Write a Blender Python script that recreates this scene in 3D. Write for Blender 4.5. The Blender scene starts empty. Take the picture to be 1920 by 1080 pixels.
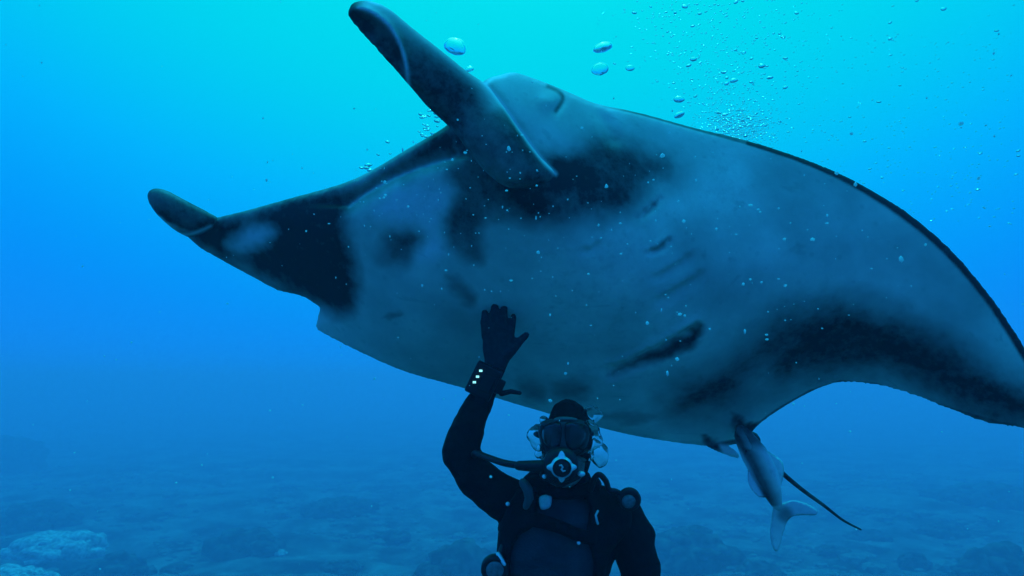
import bpy, bmesh, math, random
import numpy as np
from mathutils import Vector, Matrix, noise
from mathutils.geometry import delaunay_2d_cdt
from mathutils.bvhtree import BVHTree

SC = bpy.context.scene
COL = SC.collection
random.seed(7)
RNG = np.random.default_rng(7)
rad = math.radians

# ------------------------------------------------------------------ camera
CAM_Z = 17.0
PITCH = rad(8.0)
FPX = 1250.0                                   # focal length in photo pixels (1920 wide)
cam_d = bpy.data.cameras.new('camera')
cam_d.sensor_width = 36.0
cam_d.lens = 36.0 * FPX / 1920.0
cam_d.clip_start = 0.05
cam_d.clip_end = 1000.0
cam = bpy.data.objects.new('camera', cam_d)
cam.location = (0, 0, CAM_Z)
cam.rotation_euler = (math.pi / 2 + PITCH, 0, 0)
COL.objects.link(cam)
SC.camera = cam

# ------------------------------------------------------------------ light
SUN_EL = rad(66.0)
SUN_DIR = Vector((0.02, math.cos(SUN_EL), math.sin(SUN_EL))).normalized()   # towards the sun
world = bpy.data.worlds.new('World')
SC.world = world
world.use_nodes = True
wn, wl = world.node_tree.nodes, world.node_tree.links
wn.clear()
w_out = wn.new('ShaderNodeOutputWorld')
w_bg = wn.new('ShaderNodeBackground')
w_bg.inputs['Strength'].default_value = 1.0
w_tc = wn.new('ShaderNodeTexCoord')
w_dot = wn.new('ShaderNodeVectorMath'); w_dot.operation = 'DOT_PRODUCT'
w_dot.inputs[1].default_value = SUN_DIR
w_map = wn.new('ShaderNodeMapRange')
w_map.inputs['From Min'].default_value = -1.0
w_map.inputs['From Max'].default_value = 1.0
w_ramp = wn.new('ShaderNodeValToRGB')
w_ramp.color_ramp.interpolation = 'B_SPLINE'
# water light: brightest round the sun's glow, deep blue sideways, dim from below
WATER = [(-1.0, (.0, .06, .18)), (-.35, (.012, .12, .42)), (.05, (.016, .19, .75)), (.28, (.008, .25, 1.05)),
         (.44, (.0, .28, 1.15)), (.54, (.0, .37, 1.08)), (.64, (.0, .54, .95)), (.74, (.0, .69, .86)), (.86, (.0, .80, .84)), (.94, (.02, 1.1, 1.1)), (1.0, (.06, 1.7, 1.6))]
els = w_ramp.color_ramp.elements
while len(els) > 1:
    els.remove(els[-1])
for i, (d, c) in enumerate(WATER):
    e = els[0] if i == 0 else els.new((d + 1) / 2)
    e.position = (d + 1) / 2
    e.color = (*c, 1)
wl.new(w_tc.outputs['Generated'], w_dot.inputs[0])
wl.new(w_dot.outputs['Value'], w_map.inputs['Value'])
wl.new(w_map.outputs['Result'], w_ramp.inputs['Fac'])
wl.new(w_ramp.outputs['Color'], w_bg.inputs['Color'])
wl.new(w_bg.outputs['Background'], w_out.inputs['Surface'])

sun_d = bpy.data.lights.new('sun', 'SUN')
sun_d.energy = 2.1
sun_d.angle = rad(6.0)
sun_d.color = (0.01, 0.56, 1.0)
sun = bpy.data.objects.new('sun', sun_d)
sun.rotation_euler = SUN_DIR.to_track_quat('Z', 'Y').to_euler()
sun.location = (0, 0, 12)
COL.objects.link(sun)

vs = SC.view_settings
SC.display_settings.display_device = 'sRGB'
vs.view_transform = 'Standard'
vs.look = 'None'
vs.exposure = 0.0
vs.gamma = 1.0
vs.use_curve_mapping = False
cy = SC.cycles
cy.use_denoising = True
try:
    cy.denoiser = 'OPENIMAGEDENOISE'
except Exception:
    pass
cy.max_bounces = 8
cy.diffuse_bounces = 3
cy.transmission_bounces = 8
cy.volume_bounces = 1
cy.transparent_max_bounces = 16
cy.caustics_refractive = False
cy.caustics_reflective = False

# ------------------------------------------------------------------ helpers
C0 = np.array((0, 0, CAM_Z))
FW = np.array((0, math.cos(PITCH), math.sin(PITCH)))
UP = np.array((0, -math.sin(PITCH), math.cos(PITCH)))
RT = np.array((1.0, 0, 0))

DS = 1.0
def P(px, py, d):
    """a point of the place: bearing of the photo pixel, at d metres"""
    d = d * DS
    return Vector(C0 + d * (FW + RT * (px - 960) / FPX + UP * (540 - py) / FPX))

def PA(pts, d):
    pts = np.asarray(pts, float); d = np.asarray(d, float) * DS
    return C0 + d[:, None] * (FW + RT * ((pts[:, :1] - 960) / FPX) + UP * ((540 - pts[:, 1:2]) / FPX))

def project(co):
    r = co - C0
    z = r @ FW
    return np.stack([960 + FPX * (r @ RT) / z, 540 - FPX * (r @ UP) / z], 1), z

def tps(ctrl, reg=1e-4):
    """smooth function through scattered (x, y, value)"""
    c = np.asarray(ctrl, float)
    X = c[:, :2] / 1000.0
    def K(A, B):
        r2 = ((A[:, None, :] - B[None]) ** 2).sum(-1)
        return .5 * r2 * np.log(r2 + 1e-12)
    n = len(c)
    M = np.zeros((n + 3, n + 3))
    M[:n, :n] = K(X, X) + reg * np.eye(n)
    M[:n, n] = 1; M[:n, n + 1:] = X
    M[n, :n] = 1; M[n + 1:, :n] = X.T
    w = np.linalg.solve(M, np.r_[c[:, 2], 0, 0, 0])
    def f(p):
        p = np.atleast_2d(np.asarray(p, float)) / 1000.0
        return K(p, X) @ w[:n] + w[n] + p @ w[n + 1:]
    return f

def const(v):
    return lambda p: np.full(len(np.atleast_2d(p)), float(v))

def seg_dist(p, poly, closed=True):
    p = np.asarray(p, float); q = np.asarray(poly, float)
    a = q if closed else q[:-1]
    b = np.roll(q, -1, 0) if closed else q[1:]
    out = np.full(len(p), 1e9)
    for s, e in zip(a, b):
        v = e - s
        t = np.clip(((p - s) @ v) / max(v @ v, 1e-9), 0, 1)
        out = np.minimum(out, np.hypot(*(p - s - t[:, None] * v).T))
    return out

def inside(p, poly):
    p = np.asarray(p, float); q = np.asarray(poly, float)
    r = np.zeros(len(p), bool)
    j = len(q) - 1
    for i in range(len(q)):
        (xi, yi), (xj, yj) = q[i], q[j]
        c = ((yi > p[:, 1]) != (yj > p[:, 1]))
        with np.errstate(divide='ignore', invalid='ignore'):
            r ^= c & (p[:, 0] < (xj - xi) * (p[:, 1] - yi) / (yj - yi + 1e-12) + xi)
        j = i
    return r

def sdist(p, poly):
    d = seg_dist(p, poly)
    return np.where(inside(p, poly), d, -d)

def sm(a, b, x):
    t = np.clip((x - a) / (b - a), 0, 1)
    return t * t * (3 - 2 * t)

def spline(pts, n=8, closed=False):
    q = np.asarray(pts, float); out = []
    m = len(q)
    for i in range(m if closed else m - 1):
        if closed:
            p0, p1, p2, p3 = q[i - 1], q[i], q[(i + 1) % m], q[(i + 2) % m]
        else:
            p0, p1, p2, p3 = q[max(i - 1, 0)], q[i], q[i + 1], q[min(i + 2, m - 1)]
        for k in range(n):
            t = k / n
            out.append(.5 * (2 * p1 + (p2 - p0) * t + (2 * p0 - 5 * p1 + 4 * p2 - p3) * t * t + (3 * p1 - p0 - 3 * p2 + p3) * t ** 3))
    if not closed:
        out.append(q[-1])
    return np.array(out)

def resample(poly, step):
    q = np.asarray(poly, float); out = []
    for i in range(len(q)):
        a, b = q[i], q[(i + 1) % len(q)]
        n = max(1, int(round(np.hypot(*(b - a)) / step)))
        for k in range(n):
            out.append(a + (b - a) * k / n)
    return np.array(out)

class MB:
    """collects verts and faces"""
    def __init__(self):
        self.v, self.f = [], []
    def add(self, v, f):
        o = len(self.v)
        self.v += [tuple(x) for x in v]
        self.f += [tuple(i + o for i in g) for g in f]
    def inflate(self, poly, depth, thick, R, step=8, front=1.0, back=1.0, relief=None, minh=0.0):
        """a closed, lens-edged body over an outline; depth/thick are functions of the outline plan"""
        b = resample(poly, step)
        lo, hi = b.min(0), b.max(0)
        xs = np.arange(lo[0], hi[0], step); ys = np.arange(lo[1], hi[1], step * .866)
        g = np.array([(x + (step * .5 if k % 2 else 0), y) for k, y in enumerate(ys) for x in xs])
        if len(g):
            g = g[inside(g, b)]
            g = g[seg_dist(g, b) > step * .55]
        pts = np.vstack([b, g]) if len(g) else b
        nb = len(b)
        r = delaunay_2d_cdt([Vector(p) for p in pts], [(i, (i + 1) % nb) for i in range(nb)], [list(range(nb))], 1, 1e-6)
        vv = np.array([tuple(p) for p in r[0]]); ff = [tuple(f) for f in r[2]]
        d = seg_dist(vv, b)
        edge = d < 1e-3
        prof = np.sqrt(1 - (1 - np.clip(d / R, 0, 1)) ** 2)
        h = (thick(vv)) * prof
        h = np.where(edge, 0, np.maximum(h, minh))
        D = depth(vv)
        df = D - h * front
        if relief is not None:
            df = df + np.where(edge, 0, relief(vv) * np.clip(d / (R * .3), 0, 1))
            df = np.minimum(df, np.where(edge, D, D + h * back - .014))
        F = PA(vv, df); B = PA(vv, D + h * back)
        n = len(vv)
        idx = np.arange(n) + n
        idx[edge] = np.arange(n)[edge]
        o = len(self.v)
        self.v += [tuple(x) for x in F] + [tuple(x) for x in B]
        for f in ff:
            self.f.append(tuple(i + o for i in f))
            self.f.append(tuple(int(idx[i]) + o for i in reversed(f)))
    def tube(self, pts, radii, n=12, flat=None, caps=True, flatdir=None):
        """tapered round (or flattened) tube along points with rounded ends"""
        pts = [Vector(p) for p in pts]; radii = [float(x) for x in radii]
        if caps:
            a = (pts[0] - pts[1]).normalized(); b = (pts[-1] - pts[-2]).normalized()
            pts = [pts[0] + a * radii[0] * .9, pts[0] + a * radii[0] * .55] + pts + [pts[-1] + b * radii[-1] * .55, pts[-1] + b * radii[-1] * .9]
            radii = [radii[0] * .35, radii[0] * .8] + radii + [radii[-1] * .8, radii[-1] * .35]
        rings = []
        ref = Vector(flatdir) if flatdir is not None else Vector((0, 1, .05))
        for i, p in enumerate(pts):
            t = (pts[min(i + 1, len(pts) - 1)] - pts[max(i - 1, 0)]).normalized()
            y = (ref - t * ref.dot(t))
            if y.length < 1e-4:
                y = Vector((1, 0, .1)) - t * t.x
            y.normalize(); x = t.cross(y)
            fl = 1.0 if flat is None else (flat if not hasattr(flat, '__len__') else flat[i])
            rings.append([p + radii[i] * (x * math.cos(2 * math.pi * k / n) + y * fl * math.sin(2 * math.pi * k / n)) for k in range(n)])
        o = len(self.v)
        for r in rings:
            self.v += [tuple(v) for v in r]
        for i in range(len(rings) - 1):
            for k in range(n):
                a, b = o + i * n + k, o + i * n + (k + 1) % n
                self.f.append((a, b, b + n, a + n))
        self.f.append(tuple(o + k for k in reversed(range(n))))
        e = o + (len(rings) - 1) * n
        self.f.append(tuple(e + k for k in range(n)))
    def box(self, c, ax, ay, az, bevel=0.0):
        """box about c with half-axis vectors"""
        c, ax, ay, az = map(Vector, (c, ax, ay, az))
        bm = bmesh.new()
        bmesh.ops.create_cube(bm, size=2)
        M = Matrix((ax, ay, az)).transposed()
        for v in bm.verts:
            v.co = c + M @ v.co
        if bevel:
            bmesh.ops.bevel(bm, geom=bm.edges[:], offset=bevel, segments=2, affect='EDGES', profile=.6)
        bm.verts.index_update()
        self.add([v.co for v in bm.verts], [[v.index for v in f.verts] for f in bm.faces])
        bm.free()
    def ball(self, c, rx, ry=None, rz=None, seg=16, rings=10, axes=None):
        c = Vector(c); ry = ry or rx; rz = rz or rx
        A = axes or (Vector((1, 0, 0)), Vector((0, 1, 0)), Vector((0, 0, 1)))
        v = [c + A[2] * rz]
        for i in range(1, rings):
            th = math.pi * i / rings
            for k in range(seg):
                ph = 2 * math.pi * k / seg
                v.append(c + A[0] * rx * math.sin(th) * math.cos(ph) + A[1] * ry * math.sin(th) * math.sin(ph) + A[2] * rz * math.cos(th))
        v.append(c - A[2] * rz)
        f = [(0, 1 + k, 1 + (k + 1) % seg) for k in range(seg)]
        for i in range(rings - 2):
            for k in range(seg):
                a, b = 1 + i * seg + k, 1 + i * seg + (k + 1) % seg
                f.append((a, a + seg, b + seg, b))
        e = len(v) - 1; s = 1 + (rings - 2) * seg
        f += [(e, s + (k + 1) % seg, s + k) for k in range(seg)]
        self.add(v, f)
    def mesh(self, name):
        m = bpy.data.meshes.new(name)
        m.from_pydata(self.v, [], self.f)
        bm = bmesh.new(); bm.from_mesh(m)
        bmesh.ops.recalc_face_normals(bm, faces=bm.faces[:])
        bm.to_mesh(m); bm.free()
        m.update()
        return m
    def build(self, name, mat, parent=None, smooth=True):
        return link(name, self.mesh(name), mat, parent, smooth)

def link(name, mesh, mat, parent=None, smooth=True):
    o = bpy.data.objects.new(name, mesh)
    COL.objects.link(o)
    if mat is not None and not mesh.materials:
        mesh.materials.append(mat)
    if smooth:
        mesh.polygons.foreach_set('use_smooth', [True] * len(mesh.polygons))
    if parent is not None:
        put(o, parent)
    return o

def put(o, parent):
    o.parent = parent
    o.matrix_parent_inverse = Matrix.Translation(-Vector(parent.location))

def empty(name, loc):
    e = bpy.data.objects.new(name, None)
    e.location = loc; e.empty_display_size = .1
    COL.objects.link(e)
    return e

def tag(o, label=None, cat=None, group=None, kind=None):
    if label: o['label'] = label
    if cat: o['category'] = cat
    if group: o['group'] = group
    if kind: o['kind'] = kind
    return o

def remeshed(mb, name, voxel, smooth_it=6, factor=.5):
    """union of all shapes in mb as one continuous skin"""
    t = bpy.data.objects.new(name + '_tmp', mb.mesh(name + '_tmp'))
    COL.objects.link(t)
    r = t.modifiers.new('r', 'REMESH'); r.mode = 'VOXEL'; r.voxel_size = voxel; r.adaptivity = 0
    s = t.modifiers.new('s', 'SMOOTH'); s.factor = factor; s.iterations = smooth_it
    dg = bpy.context.evaluated_depsgraph_get()
    m = bpy.data.meshes.new_from_object(t.evaluated_get(dg))
    m.name = name
    old = t.data
    bpy.data.objects.remove(t); bpy.data.meshes.remove(old)
    return m

def coords(m):
    a = np.empty(len(m.vertices) * 3); m.vertices.foreach_get('co', a)
    n = np.empty(len(m.vertices) * 3); m.vertices.foreach_get('normal', n)
    return a.reshape(-1, 3), n.reshape(-1, 3)

LATTICE = RNG.uniform(-1, 1, (41, 41, 41))
def vnoise(co, s, seed=0.0):
    p = co * s + np.array((seed, seed * .7, -seed)) * 3.7
    i = np.floor(p).astype(int); f = p - i; f = f * f * (3 - 2 * f)
    out = 0
    for a in (0, 1):
        for b in (0, 1):
            for c in (0, 1):
                w = (f[:, 0] if a else 1 - f[:, 0]) * (f[:, 1] if b else 1 - f[:, 1]) * (f[:, 2] if c else 1 - f[:, 2])
                out = out + w * LATTICE[(i[:, 0] + a) % 41, (i[:, 1] + b) % 41, (i[:, 2] + c) % 41]
    return out * .75

# ------------------------------------------------------------------ materials
def material(name, color, rough=.6, spec=.3, noise_scale=None, color2=None, bump=0.0, bump_scale=60.0, metallic=0.0, detail=6.0, contrast=(.35, .65)):
    m = bpy.data.materials.new(name); m.use_nodes = True
    n, l = m.node_tree.nodes, m.node_tree.links
    b = n['Principled BSDF']
    b.inputs['Base Color'].default_value = (*color, 1)
    b.inputs['Roughness'].default_value = rough
    b.inputs['Specular IOR Level'].default_value = spec
    b.inputs['Metallic'].default_value = metallic
    tc = n.new('ShaderNodeTexCoord')
    if color2 is not None:
        t = n.new('ShaderNodeTexNoise'); t.inputs['Scale'].default_value = noise_scale; t.inputs['Detail'].default_value = detail
        r = n.new('ShaderNodeValToRGB')
        r.color_ramp.elements[0].position = contrast[0]; r.color_ramp.elements[1].position = contrast[1]
        r.color_ramp.elements[0].color = (*color, 1); r.color_ramp.elements[1].color = (*color2, 1)
        l.new(tc.outputs['Object'], t.inputs['Vector']); l.new(t.outputs['Fac'], r.inputs['Fac']); l.new(r.outputs['Color'], b.inputs['Base Color'])
    if bump:
        t2 = n.new('ShaderNodeTexNoise'); t2.inputs['Scale'].default_value = bump_scale; t2.inputs['Detail'].default_value = 5
        bp = n.new('ShaderNodeBump'); bp.inputs['Strength'].default_value = bump; bp.inputs['Distance'].default_value = .02
        l.new(tc.outputs['Object'], t2.inputs['Vector']); l.new(t2.outputs['Fac'], bp.inputs['Height']); l.new(bp.outputs['Normal'], b.inputs['Normal'])
    return m

def skin_material():
    m = bpy.data.materials.new('manta_skin'); m.use_nodes = True
    n, l = m.node_tree.nodes, m.node_tree.links
    b = n['Principled BSDF']
    b.inputs['Roughness'].default_value = .55
    b.inputs['Specular IOR Level'].default_value = .2
    at = n.new('ShaderNodeAttribute'); at.attribute_name = 'skin_mark'
    sp = n.new('ShaderNodeSeparateColor')
    l.new(at.outputs['Color'], sp.inputs['Color'])
    tc = n.new('ShaderNodeTexCoord')
    t = n.new('ShaderNodeTexNoise'); t.inputs['Scale'].default_value = 3.5; t.inputs['Detail'].default_value = 7; t.inputs['Roughness'].default_value = .6
    l.new(tc.outputs['Object'], t.inputs['Vector'])
    # pale belly, faintly clouded
    belly = n.new('ShaderNodeValToRGB')
    belly.color_ramp.elements[0].position = .34; belly.color_ramp.elements[1].position = .66
    belly.color_ramp.elements[0].color = (.58, .68, .58, 1); belly.color_ramp.elements[1].color = (.84, .95, .81, 1)
    l.new(t.outputs['Fac'], belly.inputs['Fac'])
    white = n.new('ShaderNodeMix'); white.data_type = 'RGBA'
    l.new(sp.outputs['Green'], white.inputs['Factor']); l.new(belly.outputs['Color'], white.inputs['A']); white.inputs['B'].default_value = (.93, .93, .93, 1)
    # dark blotches: edge broken up by fine noise
    t2 = n.new('ShaderNodeTexNoise'); t2.inputs['Scale'].default_value = 26; t2.inputs['Detail'].default_value = 6; t2.inputs['Roughness'].default_value = .7
    l.new(tc.outputs['Object'], t2.inputs['Vector'])
    ma = n.new('ShaderNodeMath'); ma.operation = 'MULTIPLY_ADD'; ma.inputs[1].default_value = .6; ma.inputs[2].default_value = -.30
    l.new(t2.outputs['Fac'], ma.inputs[0])
    mb_ = n.new('ShaderNodeMath'); mb_.operation = 'ADD'
    l.new(ma.outputs[0], mb_.inputs[0]); l.new(sp.outputs['Red'], mb_.inputs[1])
    mr = n.new('ShaderNodeMapRange'); mr.inputs['From Min'].default_value = .0; mr.inputs['From Max'].default_value = .95
    l.new(mb_.outputs[0], mr.inputs['Value'])
    dark = n.new('ShaderNodeMix'); dark.data_type = 'RGBA'
    l.new(mr.outputs['Result'], dark.inputs['Factor']); l.new(white.outputs['Result'], dark.inputs['A']); dark.inputs['B'].default_value = (.015, .018, .023, 1)
    # freckles, old scratches and grain
    vo = n.new('ShaderNodeTexVoronoi'); vo.inputs['Scale'].default_value = 15; vo.inputs['Randomness'].default_value = 1
    l.new(tc.outputs['Object'], vo.inputs['Vector'])
    fr = n.new('ShaderNodeMapRange'); fr.inputs['From Min'].default_value = .10; fr.inputs['From Max'].default_value = .20; fr.inputs['To Min'].default_value = .90; fr.inputs['To Max'].default_value = 1.0
    l.new(vo.outputs['Distance'], fr.inputs['Value'])
    mp = n.new('ShaderNodeMapping'); mp.inputs['Rotation'].default_value = (.4, .9, .5); mp.inputs['Scale'].default_value = (1.2, 26, 9)
    l.new(tc.outputs['Object'], mp.inputs['Vector'])
    ts = n.new('ShaderNodeTexNoise'); ts.inputs['Scale'].default_value = 1.6; ts.inputs['Detail'].default_value = 3
    l.new(mp.outputs['Vector'], ts.inputs['Vector'])
    sr = n.new('ShaderNodeMapRange'); sr.inputs['From Min'].default_value = .66; sr.inputs['From Max'].default_value = .74; sr.inputs['To Min'].default_value = 1.0; sr.inputs['To Max'].default_value = .85
    l.new(ts.outputs['Fac'], sr.inputs['Value'])
    gr = n.new('ShaderNodeMapRange'); gr.inputs['From Min'].default_value = .3; gr.inputs['From Max'].default_value = .7; gr.inputs['To Min'].default_value = .80; gr.inputs['To Max'].default_value = 1.1
    l.new(t2.outputs['Fac'], gr.inputs['Value'])
    k1 = n.new('ShaderNodeMath'); k1.operation = 'MULTIPLY'; l.new(fr.outputs[0], k1.inputs[0]); l.new(sr.outputs[0], k1.inputs[1])
    k2 = n.new('ShaderNodeMath'); k2.operation = 'MULTIPLY'; l.new(k1.outputs[0], k2.inputs[0]); l.new(gr.outputs[0], k2.inputs[1])
    cm = n.new('ShaderNodeCombineColor')
    for ch in ('Red', 'Green', 'Blue'):
        l.new(k2.outputs[0], cm.inputs[ch])
    mu = n.new('ShaderNodeMix'); mu.data_type = 'RGBA'; mu.blend_type = 'MULTIPLY'; mu.inputs['Factor'].default_value = 1
    l.new(dark.outputs['Result'], mu.inputs['A']); l.new(cm.outputs['Color'], mu.inputs['B'])
    l.new(mu.outputs['Result'], b.inputs['Base Color'])
    bp = n.new('ShaderNodeBump'); bp.inputs['Strength'].default_value = .12; bp.inputs['Distance'].default_value = .01
    l.new(t2.outputs['Fac'], bp.inputs['Height']); l.new(bp.outputs['Normal'], b.inputs['Normal'])
    return m

def bubble_material():
    m = bpy.data.materials.new('air_bubble'); m.use_nodes = True
    n, l = m.node_tree.nodes, m.node_tree.links
    b = n['Principled BSDF']
    b.inputs['Base Color'].default_value = (1, 1, 1, 1)
    b.inputs['Roughness'].default_value = .0
    b.inputs['Transmission Weight'].default_value = 1.0
    b.inputs['IOR'].default_value = .87
    return m

def foam_material():
    m = bpy.data.materials.new('tiny_bubble'); m.use_nodes = True
    b = m.node_tree.nodes['Principled BSDF']
    b.inputs['Base Color'].default_value = (1, 1, 1, 1)
    b.inputs['Roughness'].default_value = .03; b.inputs['Transmission Weight'].default_value = 1.0; b.inputs['IOR'].default_value = .79
    return m
M_FOAM = foam_material()

M_SKIN = skin_material()
M_BUB = bubble_material()
M_BREATH = bubble_material(); M_BREATH.name = 'exhaled_bubble'
M_BREATH.node_tree.nodes['Principled BSDF'].inputs['IOR'].default_value = .93
M_SUIT = material('neoprene_black', (.005, .005, .007), .8, .12, 40, (.009, .010, .013), .25, 180)
M_PANEL = material('neoprene_navy', (.030, .037, .048), .75, .2, 14, (.050, .060, .074), .25, 160)
M_GLOVE = material('glove', (.022, .027, .032), .8, .15, 60, (.034, .040, .046), .3, 150)
M_VEST = material('vest_nylon', (.004, .004, .006), .8, .12, 30, (.008, .008, .011), .35, 120)
M_RUB = material('black_rubber', (.010, .010, .012), .45, .35, 20, (.016, .016, .02))
M_STEEL = material('steel', (.92, .94, .95), .22, .6, 50, (.80, .83, .85), metallic=.35)
M_GREY = material('grey_silicone', (.10, .12, .12), .5, .3, 60, (.14, .16, .16))
M_PALE = material('pale_plastic', (.50, .54, .56), .5, .3, 60, (.62, .66, .68))
M_FACE = material('face_skin', (.30, .24, .20), .6, .3, 30, (.36, .28, .24))
M_LENS = material('mask_lens', (.004, .006, .010), .08, .5)
M_REMORA = material('remora_skin', (.05, .06, .07), .5, .3, 12, (.11, .12, .13), .1, 80)
M_FIN = material('pale_fin', (.72, .78, .80), .5, .3, 25, (.92, .95, .96))
def snow_material():
    m = bpy.data.materials.new('marine_snow'); m.use_nodes = True
    n, l = m.node_tree.nodes, m.node_tree.links
    n.remove(n['Principled BSDF'])
    a = n.new('ShaderNodeBsdfDiffuse'); a.inputs['Color'].default_value = (.95, .97, .97, 1)
    b = n.new('ShaderNodeBsdfTranslucent'); b.inputs['Color'].default_value = (.95, .97, .97, 1)
    x = n.new('ShaderNodeMixShader'); x.inputs[0].default_value = .6
    l.new(a.outputs[0], x.inputs[1]); l.new(b.outputs[0], x.inputs[2]); l.new(x.outputs[0], n['Material Output'].inputs['Surface'])
    return m
M_SNOW = snow_material()
def led():
    m = bpy.data.materials.new('status_light'); m.use_nodes = True
    b = m.node_tree.nodes['Principled BSDF']
    b.inputs['Emission Color'].default_value = (.35, 1, .95, 1); b.inputs['Emission Strength'].default_value = 1.0
    return m
M_LED = led()
def ground_material():
    m = bpy.data.materials.new('sand_and_rubble'); m.use_nodes = True
    n, l = m.node_tree.nodes, m.node_tree.links
    b = n['Principled BSDF']; b.inputs['Roughness'].default_value = .95; b.inputs['Specular IOR Level'].default_value = .1
    tc = n.new('ShaderNodeTexCoord')
    def tex(s, d, r=.6):
        t = n.new('ShaderNodeTexNoise'); t.inputs['Scale'].default_value = s; t.inputs['Detail'].default_value = d; t.inputs['Roughness'].default_value = r
        l.new(tc.outputs['Object'], t.inputs['Vector']); return t
    a, c = tex(.13, 8, .68), tex(.62, 9, .72)
    r1 = n.new('ShaderNodeValToRGB')
    for e, (p, cc) in zip([r1.color_ramp.elements[0], r1.color_ramp.elements[1]], [(.41, (.012, .014, .014)), (.60, (.25, .245, .22))]):
        e.position = p; e.color = (*cc, 1)
    l.new(a.outputs['Fac'], r1.inputs['Fac'])
    r2 = n.new('ShaderNodeValToRGB')
    for e, (p, cc) in zip([r2.color_ramp.elements[0], r2.color_ramp.elements[1]], [(.34, (.55, .55, .55)), (.68, (1.2, 1.2, 1.2))]):
        e.position = p; e.color = (*cc, 1)
    l.new(c.outputs['Fac'], r2.inputs['Fac'])
    mx = n.new('ShaderNodeMix'); mx.data_type = 'RGBA'; mx.blend_type = 'MULTIPLY'; mx.inputs['Factor'].default_value = 1
    l.new(r1.outputs['Color'], mx.inputs['A']); l.new(r2.outputs['Color'], mx.inputs['B']); l.new(mx.outputs['Result'], b.inputs['Base Color'])
    bp = n.new('ShaderNodeBump'); bp.inputs['Strength'].default_value = .8; bp.inputs['Distance'].default_value = .5
    l.new(c.outputs['Fac'], bp.inputs['Height']); l.new(bp.outputs['Normal'], b.inputs['Normal'])
    return m
M_SAND = ground_material()
M_CORAL = material('coral_rock', (.014, .016, .015), .95, .05, 1.2, (.15, .145, .12), .9, 5, contrast=(.40, .68))
M_CORAL_PALE = material('pale_coral', (.22, .22, .19), .95, .05, 2.5, (.75, .73, .66), .8, 7, contrast=(.36, .62))

M_RUBBLE = material('rubble', (.10, .10, .085), .95, .05, 3, (.26, .25, .22), .6, 10)

# ------------------------------------------------------------------ seabed
def ground_z(x, y):
    p = Vector((x, y, 0))
    z = 1.0 * noise.noise(p * .023) + .65 * noise.noise(p * .065 + Vector((7, 3, 1)))
    r = math.hypot(x, y)
    if r < 200:
        k = 1 - max(0, (r - 120) / 80)
        z += k * (.55 * noise.noise(p * .2 + Vector((1, 9, 4))) + .34 * noise.noise(p * .54))
    return z

def seabed():
    v, f = [], []
    rs = [0] + list(np.geomspace(4, 520, 250))
    na = 300
    v.append((0, 0, ground_z(0, 0)))
    for r in rs[1:]:
        for k in range(na):
            a = 2 * math.pi * k / na
            x, y = r * math.cos(a), r * math.sin(a)
            v.append((x, y, ground_z(x, y)))
    for k in range(na):
        f.append((0, 1 + k, 1 + (k + 1) % na))
    for i in range(len(rs) - 2):
        for k in range(na):
            a, b = 1 + i * na + k, 1 + i * na + (k + 1) % na
            f.append((a, a + na, b + na, b))
    mb = MB(); mb.add(v, f)
    o = mb.build('seabed', M_SAND)
    tag(o, 'sandy seabed with scattered coral rubble far below', kind='structure')
seabed()

def on_ground(px, py):
    """where the bearing of a photo pixel meets the seabed"""
    d = (FW + RT * (px - 960) / FPX + UP * (540 - py) / FPX)
    t = CAM_Z / max(-d[2], 1e-3)
    for _ in range(12):
        q = C0 + d * t
        t += (q[2] - ground_z(q[0], q[1])) / max(-d[2], 1e-3) * .8
    q = C0 + d * t
    return Vector(q), t

def coral(px, py, wpx, hpx, label, pale=False, seed=0, lobes=16):
    """a lumpy coral head, base at the pixel, so wide and so high as seen from the boat's divers"""
    base, t = on_ground(px, py)
    w = wpx * t / FPX; h = hpx * t / FPX
    r = random.Random(seed)
    bm = bmesh.new()
    parts = [(Vector((0, 0, 0)), w * .40, h * .80)]
    for k in range(lobes * 2):
        a = r.uniform(0, 2 * math.pi); q = .46 * math.sqrt(r.random())
        lr = w * r.uniform(.06, .17)
        zc = h * .80 * math.sqrt(max(0, 1 - (q / .48) ** 2)) * r.uniform(.75, 1.0)
        parts.append((Vector((math.cos(a) * w * q, math.sin(a) * w * q * .8, zc - lr * .3)), lr, lr * r.uniform(.45, .9)))
    for c, a, b in parts:
        g = bmesh.ops.create_icosphere(bm, subdivisions=4 if not bm.verts else 2, radius=1.0)
        so = Vector((r.uniform(0, 50), r.uniform(0, 50), 0))
        for v in g['verts']:
            n = v.co.normalized()
            k = 1 + .34 * noise.noise(n * 1.6 + so) + .28 * noise.noise(n * 4 + so) + .20 * noise.noise(n * 9 + so) + .10 * noise.noise(n * 20 + so)
            kz = 1 + (k - 1) * .45
            v.co = c + Vector((n.x * a * k, n.y * a * k, n.z * b * kz))
    m = bpy.data.meshes.new('coral_head'); bm.to_mesh(m); bm.free()
    o = link('coral_head', m, M_CORAL_PALE if pale else M_CORAL)
    o.location = base - Vector((0, 0, h * .08))
    tag(o, label, 'coral', 'coral heads on the seabed')
    return o

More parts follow.
